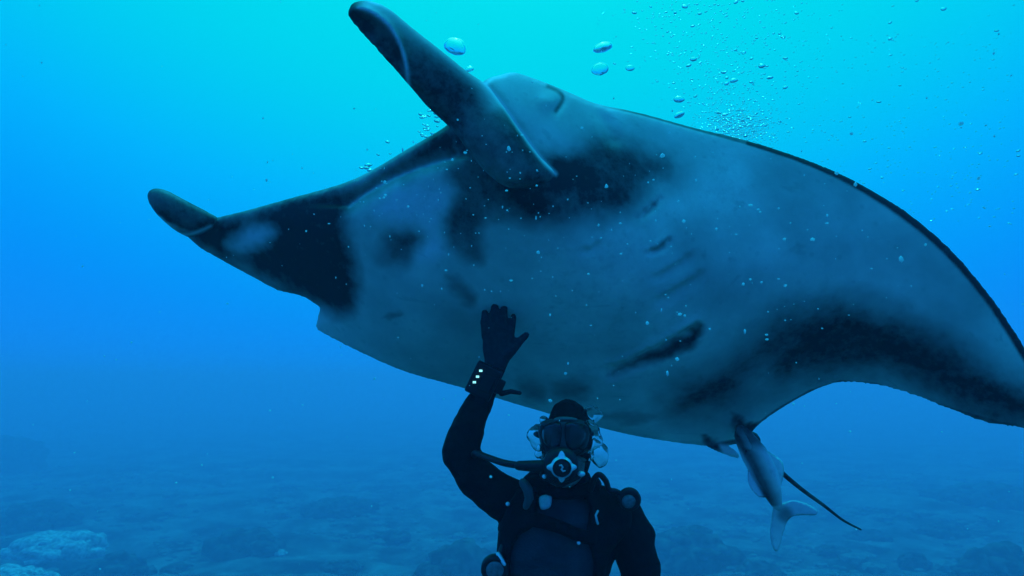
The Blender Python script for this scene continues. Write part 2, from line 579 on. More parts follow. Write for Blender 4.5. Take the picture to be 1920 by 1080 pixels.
CORALS = [
    (862, 1120, 190, 132, 'dark craggy coral mound at bottom edge beside the raised-arm side of the diver', False),
    (455, 1035, 140, 52, 'isolated dark low coral hump on open sand left of the diver', False),
    (70, 985, 150, 55, 'dark coral hump farthest back in the bottom left cluster', False),
    (105, 1040, 180, 56, 'pale bleached coral mound in the middle of the bottom left cluster', True),
    (20, 1110, 150, 58, 'bright pale coral slab in the bottom left corner', True),
    (215, 1085, 130, 62, 'dark jagged coral lump at the right end of the bottom left cluster', False),
    (525, 1040, 26, 12, 'small pale coral block lying right of the isolated dark hump', True),
    (1285, 1055, 190, 84, 'wide dark coral mound directly right of the diver on the seabed', False),
    (1715, 1062, 56, 34, 'small round dark coral knob near the bottom right', False),
    (1885, 1105, 170, 105, 'dark craggy coral cluster in the bottom right corner', False),
    (1845, 940, 190, 40, 'faint low reef ridge at the right, fading into blue water', False),
    (640, 960, 150, 28, 'faint low reef ridge behind the sand left of the diver', False),
    (1560, 1040, 70, 22, 'flat dark coral patch below the remora tail', False),
    (330, 1072, 60, 20, 'low dark coral patch between the isolated hump and the bottom left cluster', False),
    (640, 1070, 80, 24, 'low broken dark coral patch at the bottom between the isolated hump and the diver', False),
    (735, 1010, 70, 18, 'thin dark coral patch just beyond the craggy mound beside the diver', False),
    (1420, 1076, 90, 26, 'low dark coral patch at the bottom, right of the wide mound', False),
    (1630, 1010, 80, 18, 'flat dark coral patch just right of the manta tail tip', False),
    (1770, 1000, 90, 22, 'hazy low coral patch behind the small round knob', False),
    (20, 880, 130, 85, 'tall hazy reef outcrop at the far left edge', False),
]
for i, (px, py, w, h, lab, pale) in enumerate(CORALS):
    coral(px, py, w, h, lab, pale, seed=i + 3)

def rubble():
    """loose stones on the sand, nobody could count them: one object"""
    bm0 = bmesh.new(); bmesh.ops.create_icosphere(bm0, subdivisions=1, radius=1)
    bv = [v.co.copy() for v in bm0.verts]; bf = [[v.index for v in f.verts] for f in bm0.faces]; bm0.free()
    mb = MB(); r = random.Random(5)
    for k in range(6000):
        y = r.uniform(47, 140); x = r.uniform(-1, 1) * (y * .85 + 1)
        if noise.noise(Vector((x * .085, y * .085, 4))) < r.uniform(-.25, .3):
            continue
        s = r.uniform(.10, .52) * (1 + (r.random() < .12) * 1.5)
        so = Vector((r.uniform(0, 90), 0, 0))
        z = ground_z(x, y)
        mb.add([Vector((x + v.x * s * r.uniform(.8, 1.3), y + v.y * s, z + v.z * s * .6)) * 1 for v in bv], bf)
    o = mb.build('rubble', M_RUBBLE, smooth=False)
    tag(o, 'loose pale coral rubble strewn over the sand', kind='stuff')
rubble()

# ------------------------------------------------------------------ manta ray
BODY_OUT = np.array([
    # head front, left fin side to right fin side
    (345, 440), (372, 415), (405, 407), (460, 394), (540, 372), (640, 344), (700, 317), (760, 281), (800, 258), (840, 232), (870, 190),
    (905, 152), (932, 141), (962, 135), (1000, 146), (1040, 161), (1080, 178), (1120, 194), (1200, 211), (1300, 238), (1400, 262),
    (1500, 294), (1600, 336), (1700, 396), (1780, 463), (1850, 543), (1900, 614), (1960, 712), (2020, 800), (2062, 868), (2068, 890),
    # trailing edge back to the tail
    (2040, 880), (1990, 836), (1920, 806), (1850, 794), (1780, 768), (1700, 738), (1640, 723), (1575, 718), (1520, 736), (1460, 770),
    (1420, 800), (1400, 826), (1370, 836), (1335, 838), (1250, 828), (1150, 809), (1000, 768), (870, 729), (760, 698), (680, 664), (620, 634),
    # notch where the far wing starts, then the jaw
    (589, 617), (597, 586), (600, 577), (575, 560), (555, 553), (520, 545), (480, 524), (430, 497), (375, 466)], float)

BODY_OUT = np.vstack([spline(BODY_OUT[:53], 4), BODY_OUT[53:55], spline(BODY_OUT[55:], 3)])

depth_body = tps([(345, 440, 3.55), (405, 410, 3.5), (640, 345, 3.2), (840, 232, 2.95), (905, 155, 2.9), (962, 135, 3.10), (1120, 194, 3.22), (1300, 238, 3.37),
                  (1500, 294, 3.40), (1700, 396, 3.35), (1850, 543, 3.24), (1960, 712, 3.08), (2065, 880, 2.95), (1920, 806, 3.2), (1780, 768, 3.45), (1640, 723, 3.65),
                  (1460, 770, 3.85), (1400, 826, 3.95), (1250, 828, 3.95), (1000, 768, 3.80), (870, 729, 3.64), (680, 664, 3.52), (589, 617, 3.60), (555, 553, 3.56), (450, 505, 3.62),
                  (800, 450, 3.26), (750, 560, 3.34), (1050, 520, 3.25), (1250, 560, 3.35), (1000, 350, 3.05), (1500, 500, 3.38), (1700, 600, 3.4)], 1e-3)
thick_body = tps([(345, 440, .10), (640, 345, .20), (640, 450, .26), (840, 232, .22), (962, 135, .16), (1300, 238, .10), (1500, 300, .07), (1700, 396, .05), (1960, 712, .035), (2065, 880, .02),
                  (1780, 768, .035), (1600, 723, .04), (1400, 826, .08), (1250, 828, .12), (870, 729, .12), (589, 617, .05), (900, 450, .36), (1100, 500, .38), (1250, 620, .34), (1350, 720, .24),
                  (1400, 450, .20), (1600, 550, .10), (1000, 650, .30)], 1e-3)

GILLS = [  # centre line, how far the flap opens below it (px), depth (m)
    ([(1136, 690), (1190, 668), (1250, 636), (1310, 602)], 34, .085),
    ([(1195, 405), (1215, 390), (1240, 366)], 14, .03),
    ([(1212, 471), (1236, 462), (1258, 446)], 14, .04),
    ([(1230, 560), (1275, 535), (1318, 505)], 30, .024),
    ([(1090, 468), (1110, 462), (1125, 450)], 16, .018),
    ([(1225, 515), (1262, 498), (1300, 470)], 26, .020),
]
MOUTH = [(655, 388), (690, 362), (740, 335), (790, 315), (850, 298)]

def gill_relief(p):
    out = np.zeros(len(p))
    for line, w, dp in GILLS:
        q = spline(line, 6)
        d = seg_dist(p, q, closed=False)
        # sharp upper lip, slope below
        yl = np.interp(p[:, 0], q[:, 0], q[:, 1])
        below = p[:, 1] > yl
        ends = sm(0, 25, p[:, 0] - q[0, 0] + 10) * sm(0, 25, q[-1, 0] - p[:, 0] + 10)
        out += np.where(below, dp * (1 - sm(2, w, d)), -dp * .25 * (1 - sm(0, 18, d))) * ends
    d = seg_dist(p, spline(MOUTH, 6), closed=False)
    out += .03 * np.exp(-(d / 11) ** 2)
    yl = np.interp(p[:, 0], [q[0] for q in MOUTH], [q[1] for q in MOUTH])
    up = (p[:, 1] < yl) & (p[:, 0] > 560) & (p[:, 0] < 880)
    out += np.where(up, .06, 0) * np.exp(-(d / 60) ** 2)
    # eye socket and brow
    e = spline([(1028, 160), (1050, 172), (1056, 186), (1042, 208)], 5)
    out += .028 * np.exp(-(seg_dist(p, e, closed=False) / 7) ** 2)
    out -= .03 * np.exp(-(np.hypot(p[:, 0] - 1030, p[:, 1] - 186) / 20) ** 2)
    # head lobe stands off from the shoulder
    s = spline([(1118, 196), (1135, 222), (1150, 260)], 5)
    out += .03 * np.exp(-(seg_dist(p, s, closed=False) / 14) ** 2)
    return out

FIN_R = spline([(652, 22), (660, 5), (690, 0), (728, 14), (772, 50), (828, 94), (880, 136), (915, 160), (945, 200), (980, 250), (1012, 292), (1042, 326),
                (1010, 350), (950, 352), (900, 312), (862, 262), (835, 232), (800, 200), (764, 158), (722, 112), (680, 66), (655, 36)], 3, True)
depth_finr = tps([(660, 10, 2.42), (690, 0, 2.45), (764, 158, 2.48), (772, 50, 2.52), (835, 232, 2.62), (905, 155, 2.64), (1042, 326, 2.66), (950, 352, 2.62), (900, 250, 2.58)])
CURL_R = [(653, 16), (672, 14), (700, 24), (730, 48), (750, 82), (761, 120), (766, 158)]
def fin_relief(p):
    # the blade is rolled: inside the curl line it dips away
    poly = CURL_R + [(700, 100), (660, 50)]
    s = sdist(p, poly)
    d = seg_dist(p, spline(CURL_R, 5), closed=False)
    return np.where(s > 0, .045 * sm(0, 22, d), 0) - .018 * np.exp(-(d / 7) ** 2) * (p[:, 1] > 10)
FIN_L = spline([(275, 366), (286, 353), (310, 355), (345, 373), (400, 402), (409, 410), (392, 432), (362, 446), (336, 438), (306, 415), (284, 390)], 3, True)
depth_finl = tps([(275, 366, 3.28), (310, 355, 3.3), (400, 402, 3.42), (392, 432, 3.42), (336, 438, 3.36), (306, 415, 3.3)])

FAR_WING = np.array([(597, 606), (640, 640), (700, 668), (870, 724), (1000, 762), (1150, 802), (1280, 822), (1330, 800), (1290, 680), (1180, 540), (1085, 440), (1050, 425), (960, 440), (820, 490), (690, 545)], float)
depth_far = tps([(597, 606, 3.66), (700, 668, 3.60), (870, 724, 3.70), (1150, 802, 3.92), (1280, 822, 3.98), (950, 620, 4.5), (1200, 700, 4.6), (1290, 680, 4.7), (690, 545, 4.2), (820, 490, 5.1), (1000, 520, 5.6), (1050, 425, 6.4), (1180, 540, 5.9)])

MANTA_SCALE = .80
def manta():
    global DS
    DS = MANTA_SCALE
    root = empty('manta_ray', P(1080, 560, 3.4))
    tag(root, 'huge manta ray gliding overhead, pale blotched belly and raised horn fins', 'manta ray')
    mb = MB()
    mb.inflate(BODY_OUT, depth_body, lambda p: np.maximum(thick_body(p), .02), 95, step=7, front=.75, back=.9, relief=gill_relief, minh=.010)
    mb.inflate(FIN_R, depth_finr, tps([(660, 10, .045), (764, 158, .06), (772, 50, .05), (900, 230, .085), (1040, 330, .05), (950, 350, .09)]), 42, step=6, relief=fin_relief, minh=.020)
    mb.inflate(FIN_L, depth_finl, const(.06), 34, step=6, minh=.010)
    mb.inflate(FAR_WING, depth_far, lambda p: np.clip(.16 - .055 * (depth_far(p) - 3.9), .025, .2), 70, step=10, minh=.012)
    # pelvic fins at the root of the tail
    pel = spline([(1318, 832), (1345, 828), (1372, 838), (1388, 852), (1384, 861), (1362, 855), (1338, 845)], 3, True)
    mb.inflate(pel, const(3.93), const(.016), 14, step=5, minh=.010)
    pel2 = spline([(1372, 822), (1412, 808), (1428, 826), (1418, 846), (1396, 842)], 3, True)
    mb.inflate(pel2, const(4.0), const(.03), 16, step=5, minh=.010)
    # tail stalk
    mb.tube([P(1385, 815, 3.98), P(1420, 842, 4.0), P(1465, 886, 4.05)], [.046, .021, .013], 12)
    m = remeshed(mb, "body", .0074, 6, .5)
    # thin whip of the tail, one skin with the rest
    tb = MB()
    tl = spline([(1455, 877, 4.03), (1500, 915, 4.1), (1545, 948, 4.15), (1580, 975, 4.2), (1614, 993, 4.22)], 6)
    tb.tube([P(*q) for q in tl], np.linspace(.0125, .004, len(tl)), 10)
    bm = bmesh.new(); bm.from_mesh(m)
    tm = tb.mesh('tmp'); bm.from_mesh(tm); bm.to_mesh(m); bm.free(); bpy.data.meshes.remove(tm)
    m.update()
    # ---------------- skin markings, with some light and shade painted in
    co, no = coords(m)
    px, z = project(co); z = z / DS
    wob = np.stack([vnoise(co, 5.0, 1.3), vnoise(co, 5.0, 8.1)], 1) * 14 + np.stack([vnoise(co, 16.0, 3.3), vnoise(co, 16.0, 5.1)], 1) * 9 + np.stack([vnoise(co, 45.0, 2.3), vnoise(co, 45.0, 6.1)], 1) * 5
    q = px + wob
    def blot(poly, blur, strength=1.0):
        poly = spline(poly, 4, True)
        lo, hi = poly.min(0) - 4 * blur - 5, poly.max(0) + 4 * blur + 5
        k = np.where(((q > lo) & (q < hi)).all(1))[0]
        r = np.zeros(len(q))
        if len(k):
            r[k] = strength * sm(-1.35 * blur, 1.35 * blur, sdist(q[k], poly))
        return r
    def streak(line, w, strength=1.0, pts=None):
        line = spline(line, 5)
        return strength * np.exp(-(seg_dist(px if pts is None else pts, line, closed=False) / w) ** 2)
    dark = [
        ([(330, 445), (400, 400), (540, 365), (640, 338), (760, 275), (850, 215), (880, 300), (845, 305), (790, 318), (735, 340), (690, 368), (660, 400), (652, 440), (672, 490), (682, 535), (655, 590), (600, 585), (480, 530)], 26, 1),
        ([(640, 0), (720, 0), (900, 140), (960, 215), (1010, 280), (1070, 252), (1150, 250), (1225, 278), (1268, 308), (1235, 350), (1185, 388), (1105, 416), (1010, 418), (940, 402), (905, 415), (868, 330), (820, 240), (635, 50)], 30, 1),
        ([(1040, 250), (1120, 235), (1260, 280), (1300, 320), (1220, 380), (1100, 380)], 40, .5),
        ([(900, 140), (1040, 150), (1130, 200), (1150, 260), (1040, 270), (960, 220)], 22, .22),
        ([(850, 300), (930, 300), (925, 400), (912, 440), (905, 485), (870, 492), (838, 462), (834, 420), (846, 370)], 23, .9),
        ([(712, 432), (760, 420), (790, 440), (775, 490), (730, 502), (705, 480)], 24, .9),
        ([(826, 510), (862, 520), (888, 555), (885, 580), (860, 575), (836, 545)], 14, .72),
        ([(975, 705), (1010, 700), (1030, 725), (1020, 745), (985, 745)], 14, .6),
        ([(1032, 708), (1080, 700), (1112, 715), (1100, 742), (1045, 748)], 16, .6),
        ([(718, 596), (740, 588), (756, 594), (738, 606)], 6, .6),
        ([(1245, 772), (1290, 712), (1360, 668), (1430, 598), (1495, 566), (1580, 560), (1685, 584), (1770, 624), (1850, 676), (1960, 738), (2090, 850), (1960, 834), (1850, 800), (1750, 756), (1655, 708), (1570, 704), (1500, 716), (1430, 742), (1360, 776), (1300, 798)], 44, .95),
        ([(1140, 692), (1190, 672), (1250, 640), (1310, 600), (1316, 615), (1280, 655), (1230, 680), (1180, 690)], 9, .95),  # this and the next two: recess shade painted into the gill slits
        ([(1215, 472), (1258, 446), (1250, 462)], 6, .7),
        ([(1198, 404), (1238, 370), (1232, 392)], 6, .6),
        ([(1110, 775), (1180, 768), (1255, 778), (1250, 790), (1150, 790)], 10, .5),
        ([(1270, 430), (1330, 410), (1340, 470), (1290, 500)], 30, .28),
        ([(1320, 826), (1345, 824), (1358, 842), (1335, 848)], 6, .9),
        ([(1385, 800), (1420, 790), (1700, 1010), (1560, 1010)], 10, .95),
        ([(270, 350), (330, 350), (400, 398), (392, 422), (335, 432), (270, 400)], 4, 1),
    ]
    R = np.zeros(len(q))
    for poly, blur, s in dark:
        R = np.maximum(R, blot(poly, blur, s))
    R *= 1 - .24 * sm(-.15, .55, vnoise(co, 3.2, 9.9) + .5 * vnoise(co, 9.0, 7.7))
    # soft clouding of the white belly
    cl = vnoise(co, 2.2, 4.4) * .5 + vnoise(co, 6.0, 2.2) * .25
    R = np.maximum(R, np.clip(.06 + cl * .62, 0, .42))
    # dark leading edge of the wing
    le = spline([(1080, 178), (1120, 194), (1200, 211), (1300, 238), (1390, 262), (1500, 294), (1600, 336), (1700, 396), (1780, 463), (1850, 543), (1900, 614), (1960, 712), (2020, 800), (2062, 868)], 5)
    wle = np.interp(px[:, 0], [1120, 1390, 1500, 1700, 1900, 2060], [5, 8, 14, 22, 22, 20])
    dle = seg_dist(px, le, closed=False)
    R = np.maximum(R, sm(1.0, .55, dle / wle) * sm(1100, 1200, px[:, 0]) * np.where(px[:, 0] < 1400, .75, 1.0))
    R = np.maximum(R, streak([(1028, 162), (1048, 172), (1055, 186), (1042, 208)], 5, .75))
    te = [(1330, 838), (1400, 826), (1420, 800), (1460, 770), (1520, 736), (1575, 718), (1640, 723), (1780, 768), (1920, 806)]
    R = np.maximum(R, .8 * sm(9, 3, seg_dist(px, te, closed=False)))
    # pale patches
    G = np.zeros(len(q))
    for poly, blur, s in [([(428, 455), (455, 428), (500, 418), (512, 435), (490, 460), (450, 470)], 15, .85),
                          ([(700, 400), (740, 362), (800, 348), (848, 348), (838, 400), (812, 430), (820, 470), (790, 470), (800, 430), (740, 415)], 20, 1.0),
                          ([(960, 200), (1040, 230), (1090, 265), (1040, 270)], 16, .3)]:
        w = blot(poly, blur, s)
        G = np.maximum(G, w); R *= 1 - w
    back = sm(.05, .35, ((co - C0) * no).sum(1) / np.linalg.norm(co - C0, axis=1))
    R = np.maximum(R, back)
    # sky light on the horn fin's upper outer edge, painted as paler skin
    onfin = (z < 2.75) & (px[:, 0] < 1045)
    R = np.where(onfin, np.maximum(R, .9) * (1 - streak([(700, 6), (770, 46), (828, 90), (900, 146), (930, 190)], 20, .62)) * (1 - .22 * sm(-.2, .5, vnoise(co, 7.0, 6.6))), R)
    rim = np.maximum.reduce([streak(CURL_R[1:], 4.0, .8), streak([(905, 152), (942, 196), (978, 248), (1010, 292), (1042, 326)], 4.5, .8),
                             streak([(335, 440), (362, 438), (395, 424)], 3.5, .8), streak(MOUTH, 3.0, .55)])  # pale fin rims, plus a painted white highlight along the mouth crease
    G = np.maximum(G, rim); R *= 1 - rim * .9
    pelw = sm(-6, 4, sdist(px, [(1350, 834), (1384, 838), (1392, 862), (1360, 858)]))
    G = np.maximum(G, pelw); R *= 1 - pelw
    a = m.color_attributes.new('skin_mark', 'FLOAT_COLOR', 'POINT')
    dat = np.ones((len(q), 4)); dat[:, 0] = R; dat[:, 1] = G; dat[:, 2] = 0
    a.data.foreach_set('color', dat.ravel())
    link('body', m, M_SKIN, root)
    DS = 1.0
    return BVHTree.FromPolygons([Vector(c) for c in co], [tuple(p.vertices) for p in m.polygons])
MANTA_BVH = manta()
def manta_depth(x, y):
    d = (P(x, y, 1) - Vector(C0)); h = MANTA_BVH.ray_cast(Vector(C0), d.normalized())
    return h[3] / d.length if h[0] else 2.6

# ------------------------------------------------------------------ remora under the tail
def remora():
    global DS
    DS = MANTA_SCALE
    root = empty('remora', P(1400, 820, 3.72))
    tag(root, 'slim remora with pale flank and fins hanging below the manta tail root', 'fish')
    mb = MB()
    sp = spline([(1388, 804, 3.82), (1400, 828, 3.76), (1418, 858, 3.72), (1434, 890, 3.70), (1448, 922, 3.70), (1457, 946, 3.71), (1464, 962, 3.72)], 4)
    n = len(sp)
    r = np.interp(np.linspace(0, 1, n), [0, .08, .3, .5, .72, .9, 1], [9, 17, 25, 25, 15, 7, 5]) * 3.7 * DS / FPX
    mb.tube([P(*q) for q in sp], r, 18, flat=.8)
    # flat sucker disc on the head, against the belly of the manta
    mb.tube([P(1386, 806, 3.74), P(1402, 838, 3.69)], [.016, .018], 12, flat=.35)
    def fin(pts, d, t=.005):
        mb.inflate(spline(pts, 3, True), d, const(t), 9, step=3.5, minh=.0022)
    fin([(1453, 940), (1466, 944), (1486, 938), (1512, 944), (1532, 957), (1529, 966), (1508, 966), (1488, 968), (1476, 978), (1469, 998), (1460, 1030), (1451, 1031), (1444, 1004), (1447, 970)],
        tps([(1455, 945, 3.71), (1532, 960, 3.66), (1455, 1030, 3.64), (1480, 970, 3.70)]))
    fin([(1430, 842), (1446, 850), (1468, 868), (1467, 902), (1453, 936), (1446, 905), (1440, 870)], tps([(1430, 842, 3.72), (1468, 868, 3.78), (1453, 936, 3.70), (1446, 890, 3.72)]))
    fin([(1404, 880), (1414, 894), (1440, 928), (1424, 932), (1408, 916), (1402, 898)], tps([(1404, 880, 3.70), (1440, 928, 3.69), (1408, 916, 3.64)]))
    m = mb.mesh('body')
    co, no = coords(m)
    px, z = project(co)
    side = np.interp(px[:, 1], sp[:, 1], sp[:, 0])
    d = px[:, 0] - side
    w = vnoise(co, 30.0, 2.0) * 4
    R = np.where(px[:, 1] < 948, .84 * sm(16, -12, d + w) * sm(-27, -17, d + w * .5), .55 * sm(22, 6, np.hypot(px[:, 0] - 1474, px[:, 1] - 966) + w))
    R = np.maximum(R, .8 * sm(852, 826, px[:, 1] + w))
    a = m.color_attributes.new('skin_mark', 'FLOAT_COLOR', 'POINT')
    dat = np.ones((len(R), 4)); dat[:, 0] = R; dat[:, 1] = .7 * sm(12, 22, np.abs(d)); dat[:, 2] = 0
    a.data.foreach_set('color', dat.ravel())
    link('body', m, M_SKIN, root)
    eye = MB(); eye.ball(P(1399, 846, 3.655), .0055); eye.build('eye', M_LENS, root)
    DS = 1.0
    return root
remora()

# ------------------------------------------------------------------ diver
DD = 2.20
K = DD / FPX                                    # metres per photo pixel at the diver
def diver():
    root = empty('person', P(1045, 1400, DD))
    tag(root, 'scuba diver in black wetsuit below the manta, one arm raised overhead', 'person')
    mb = MB()
    Q = lambda x, y, dz=0.0: P(x, y, DD + dz)
    # torso: ellipse rings
    mb.tube([Q(1046, 935, .02), Q(1048, 965, .01), Q(1046, 1020), Q(1036, 1080), Q(1034, 1150), Q(1036, 1230), Q(1040, 1290)],
            [.14, .205, .195, .178, .165, .175, .16], 24, flat=[.6] * 2 + [.62, .62, .64, .66, .66, .66, .64] + [.6] * 2)
    mb.tube([Q(960, 948, .02), Q(1052, 938, .02), Q(1165, 968, .02)], [.072, .085, .078], 16)
    # neck and head in the hood
    mb.tube([Q(1058, 940, .0), Q(1060, 900, -.01)], [.075, .070], 16)
    mb.tube([Q(1060, 892, -.02), Q(1062, 860, -.03), Q(1064, 825, -.03), Q(1066, 795, -.02), Q(1066, 780, -.01)], [.062, .078, .086, .080, .060], 18, flat=1.12)
    # raised arm, reaching back to the belly of the manta
    mb.tube([Q(968, 945, .02), Q(930, 925, .02), Q(890, 890, .03), Q(864, 850, .04)], [.078, .074, .068, .060], 16)
    hd = manta_depth(932, 600) - .028                      # where the fingertips rest
    w0 = min(hd - .05, DD + .24)
    W = lambda x, y, k=0.0: P(x, y, w0 + k)
    mb.tube([Q(864, 852, .04), Q(872, 815, .07), P(889, 774, (DD + .10 + w0) / 2), W(909, 738, -.01), W(922, 706)], [.062, .061, .053, .043, .035], 16)
    # open gloved hand: palm, four fingers of unequal length, thumb off the side of the palm
    mb.tube([W(924, 704), W(930, 680), W(934, 655, .01), W(935, 632, .015)], [.036, .044, .060, .060], 16, flat=[.75, .75, .75, .6, .45, .38, .34, .34])
    for kx, ky, mx, my, tx, ty, r_ in ((911, 632, 908, 607, 909, 586, .0160), (926, 624, 925, 597, 928, 573, .0168), (942, 622, 944, 598, 946, 576, .0164), (957, 630, 960, 610, 963, 593, .0150)):
        mb.tube([W(kx, ky, .012), W((kx + mx) / 2, (ky + my) / 2, .008), W(mx, my, .012), P(tx, ty, min(hd, w0 + .05))], [r_ * 1.08, r_ * 1.04, r_, r_ * .85], 10)
    mb.tube([W(942, 674, .0), W(960, 656, -.008), W(974, 640, .0), W(987, 628, .012)], [.024, .020, .0165, .0135], 10)
    # lowered arm
    mb.tube([Q(1162, 968, .02), Q(1186, 1010, .02), Q(1200, 1070, .02), Q(1204, 1130, .01)], [.080, .076, .066, .056], 16)
    mb.tube([Q(1204, 1130, .01), Q(1196, 1190, -.06), Q(1180, 1250, -.14)], [.056, .050, .036], 16)
    mb.tube([Q(1180, 1250, -.14), Q(1174, 1275, -.16), Q(1168, 1290, -.17)], [.034, .042, .036], 12, flat=.55)
    for k in range(4):
        mb.tube([Q(1156 + k * 9, 1288, -.17), Q(1154 + k * 9, 1308, -.18), Q(1153 + k * 9, 1324 + (k in (1, 2)) * 4, -.165)], [.0105, .010, .008], 8)
    mb.tube([Q(1156, 1268, -.17), Q(1142, 1284, -.18), Q(1136, 1298, -.18)], [.012, .011, .009], 8)
    # legs trailing down and back
    for s in (-1, 1):
        mb.tube([Q(1038 + s * 48, 1285, .0), Q(1038 + s * 56, 1390, .03), Q(1038 + s * 58, 1500, .06)], [.092, .080, .060], 16)
        mb.tube([Q(1038 + s * 58, 1500, .06), Q(1038 + s * 62, 1590, .16), Q(1038 + s * 64, 1700, .26)], [.060, .058, .038], 16)
    m = remeshed(mb, 'wetsuit', .0065, 5, .5)
    co, no = coords(m)
    keep = np.where((np.abs(project(co)[0][:, 1] - 640) < 95), .15, 1.0)
    co = co + no * (keep * (.006 * vnoise(co * np.array((1, 1, 1.6)), 11.0, 1.0) + .0035 * vnoise(co * np.array((1, 1, 2.2)), 24.0, 3.0)))[:, None]
    m.vertices.foreach_set('co', co.ravel()); m.update()
    body = link('wetsuit', m, M_SUIT, root)
    # navy chest panels are a second material on the same suit
    m.materials.append(M_PANEL); m.materials.append(M_GLOVE)
    co, no = coords(m)
    px, z = project(co)
    upper = sdist(px, spline([(1005, 928), (1050, 935), (1102, 935), (1110, 1000), (1060, 985), (1005, 968)], 3, True))
    lower = sdist(px, spline([(1000, 985), (1050, 995), (1100, 1012), (1118, 1060), (1124, 1300), (950, 1300), (956, 1050), (966, 1010)], 3, True))
    glove = (px[:, 1] < 716) & (px[:, 0] < 1010) & (px[:, 0] > 880)
    sel = (np.maximum(upper, lower) > 0) & (z < DD) & (np.abs(co[:, 0]) < 10)
    pm = np.zeros(len(m.polygons), int)
    for i, p in enumerate(m.polygons):
        if sel[p.vertices[0]]:
            pm[i] = 1
        elif glove[p.vertices[0]]:
            pm[i] = 2
    m.polygons.foreach_set('material_index', pm)
    bvh = BVHTree.FromPolygons([Vector(c) for c in co], [tuple(p.vertices) for p in m.polygons])
    def surf(p, off=0.0, fallback=DD - .08):
        out = []
        for x, y in np.atleast_2d(p):
            d = (P(x, y, 1) - Vector(C0)); hit = bvh.ray_cast(Vector(C0), d.normalized())
            out.append((hit[3] / d.length if hit[0] else fallback) - off)
        return np.array(out)
    def over(off, reg=4e-3, ext=None):
        """a smooth sheet lying off the suit's front"""
        xs = [(x, y) for x in range(925, 1215, 24) for y in range(900, 1115, 24)]
        zz = surf(xs, off, DD + .02)
        return tps([(x, y, min(v, DD + .03)) for (x, y), v in zip(xs, zz)], reg)
    sheet = over(.018)
    # buoyancy vest: two front panels, collar, belt
    def panel(name, pts, t=.018, mat=M_VEST, off=0.0, R=10):
        b = MB(); b.inflate(spline(pts, 4, True), lambda p: sheet(p) - off, const(t), R, step=5, minh=.004)
        return b.build(name, mat, root)
    panel('vest_panel', [(985, 908), (1006, 918), (1008, 950), (1002, 985), (972, 1006), (958, 1040), (954, 1110), (930, 1110), (934, 1000), (945, 965), (965, 925)])
    panel('vest_panel', [(1098, 915), (1140, 918), (1180, 945), (1182, 990), (1150, 1030), (1138, 1060), (1130, 1110), (1112, 1110), (1112, 1050), (1100, 1005), (1104, 960)])
    panel('chest_strap', [(985, 962), (1010, 962), (1050, 975), (1090, 992), (1120, 998), (1120, 1022), (1085, 1016), (1040, 998), (1000, 988), (980, 985)], .010, off=.012)
    panel('name_tag', [(1012, 931), (1033, 929), (1032, 950), (1018, 956), (1012, 950)], .006, M_PALE, .020, 5)
    panel('collar', [(985, 905), (1000, 890), (1025, 900), (1060, 915), (1100, 903), (1118, 893), (1128, 912), (1105, 930), (1060, 938), (1015, 928)], .016, M_VEST, .01)
    for (x, y, r) in [(952, 945, 4), (990, 950, 3.5), (986, 954, 3), (1085, 1018, 3.5), (1099, 1008, 3)]:
        d = float(surf([(x, y)])[0]); b = MB(); b.ball(P(x, y, d - .03), r * K, r * K, r * K, 10, 7); b.build('buckle', M_STEEL, root)
    b = MB(); b.tube([P(1121, 958, 2.03), P(1117, 966, 2.02), P(1119, 976, 2.02), P(1121, 982, 2.025)], [.0035] * 4, 8)
    b.build('toggle_cord', M_PALE, root)
    b = MB(); b.tube([P(981, 905, 2.05), P(990, 918, 2.04), P(992, 935, 2.04), P(986, 950, 2.05)], [.014, .016, .014, .010], 10)
    b.build('inflator_valve', material('valve_grey', (.07, .08, .085), .4, .4), root)
    # regulator
    rc = P(1052, 872, 1.985)
    U, Rr, Fw = Vector(UP), Vector(RT), Vector(FW)
    def disc(mb_, c, prof, n=28, shape=None):
        """lathe facing the camera side: prof = (radius, towards viewer)"""
        v, f = [], []
        for r, h in prof:
            for k in range(n):
                a = 2 * math.pi * k / n
                s = shape(a) if shape else 1.0
                v.append(c + Rr * math.cos(a) * r * s + U * math.sin(a) * r * s - Fw * h)
        for i in range(len(prof) - 1):
            for k in range(n):
                f.append((i * n + k, i * n + (k + 1) % n, (i + 1) * n + (k + 1) % n, (i + 1) * n + k))
        f.append(tuple(range(n))[::-1]); f.append(tuple((len(prof) - 1) * n + k for k in range(n)))
        mb_.add(v, f)
    b = MB(); disc(b, rc, [(.040, -.06), (.050, -.03), (.054, 0), (.050, .016), (.040, .024), (.030, .026)])
    b.tube([rc + Fw * .02 - U * .035 - Rr * .05, rc - U * .052 + Fw * .005, rc + Fw * .02 - U * .035 + Rr * .05], [.014, .018, .014], 10)
    reg = b.build('regulator', M_RUB, root)
    b = MB()
    lob = lambda a: 1 + .34 * max(0, math.cos(4 * a)) ** 2 * (1.25 if abs(a - math.pi / 2) < .6 else 1)
    n = 64; v, f = [], []
    for (ri, hh) in [(.0275, .027), (.0275, .036), (.0, 0), (.0, 0)][:2]:
        for k in range(n):
            a = 2 * math.pi * k / n; v.append(rc + (Rr * math.cos(a) + U * math.sin(a)) * ri - Fw * hh)
    for hh in (.025, .016):
        for k in range(n):
            a = 2 * math.pi * k / n; v.append(rc + (Rr * math.cos(a) + U * math.sin(a)) * .0335 * lob(a) - Fw * hh)
    for i in range(4):
        for k in range(n):
            j = (i + 1) % 4
            f.append((i * n + k, i * n + (k + 1) % n, j * n + (k + 1) % n, j * n + k))
    b.add(v, f); b.build('bezel', M_STEEL, reg, smooth=False)
    b = MB(); disc(b, rc, [(.027, .024), (.0255, .031), (.018, .035), (.008, .037)]); b.build('purge_cover', M_RUB, reg)
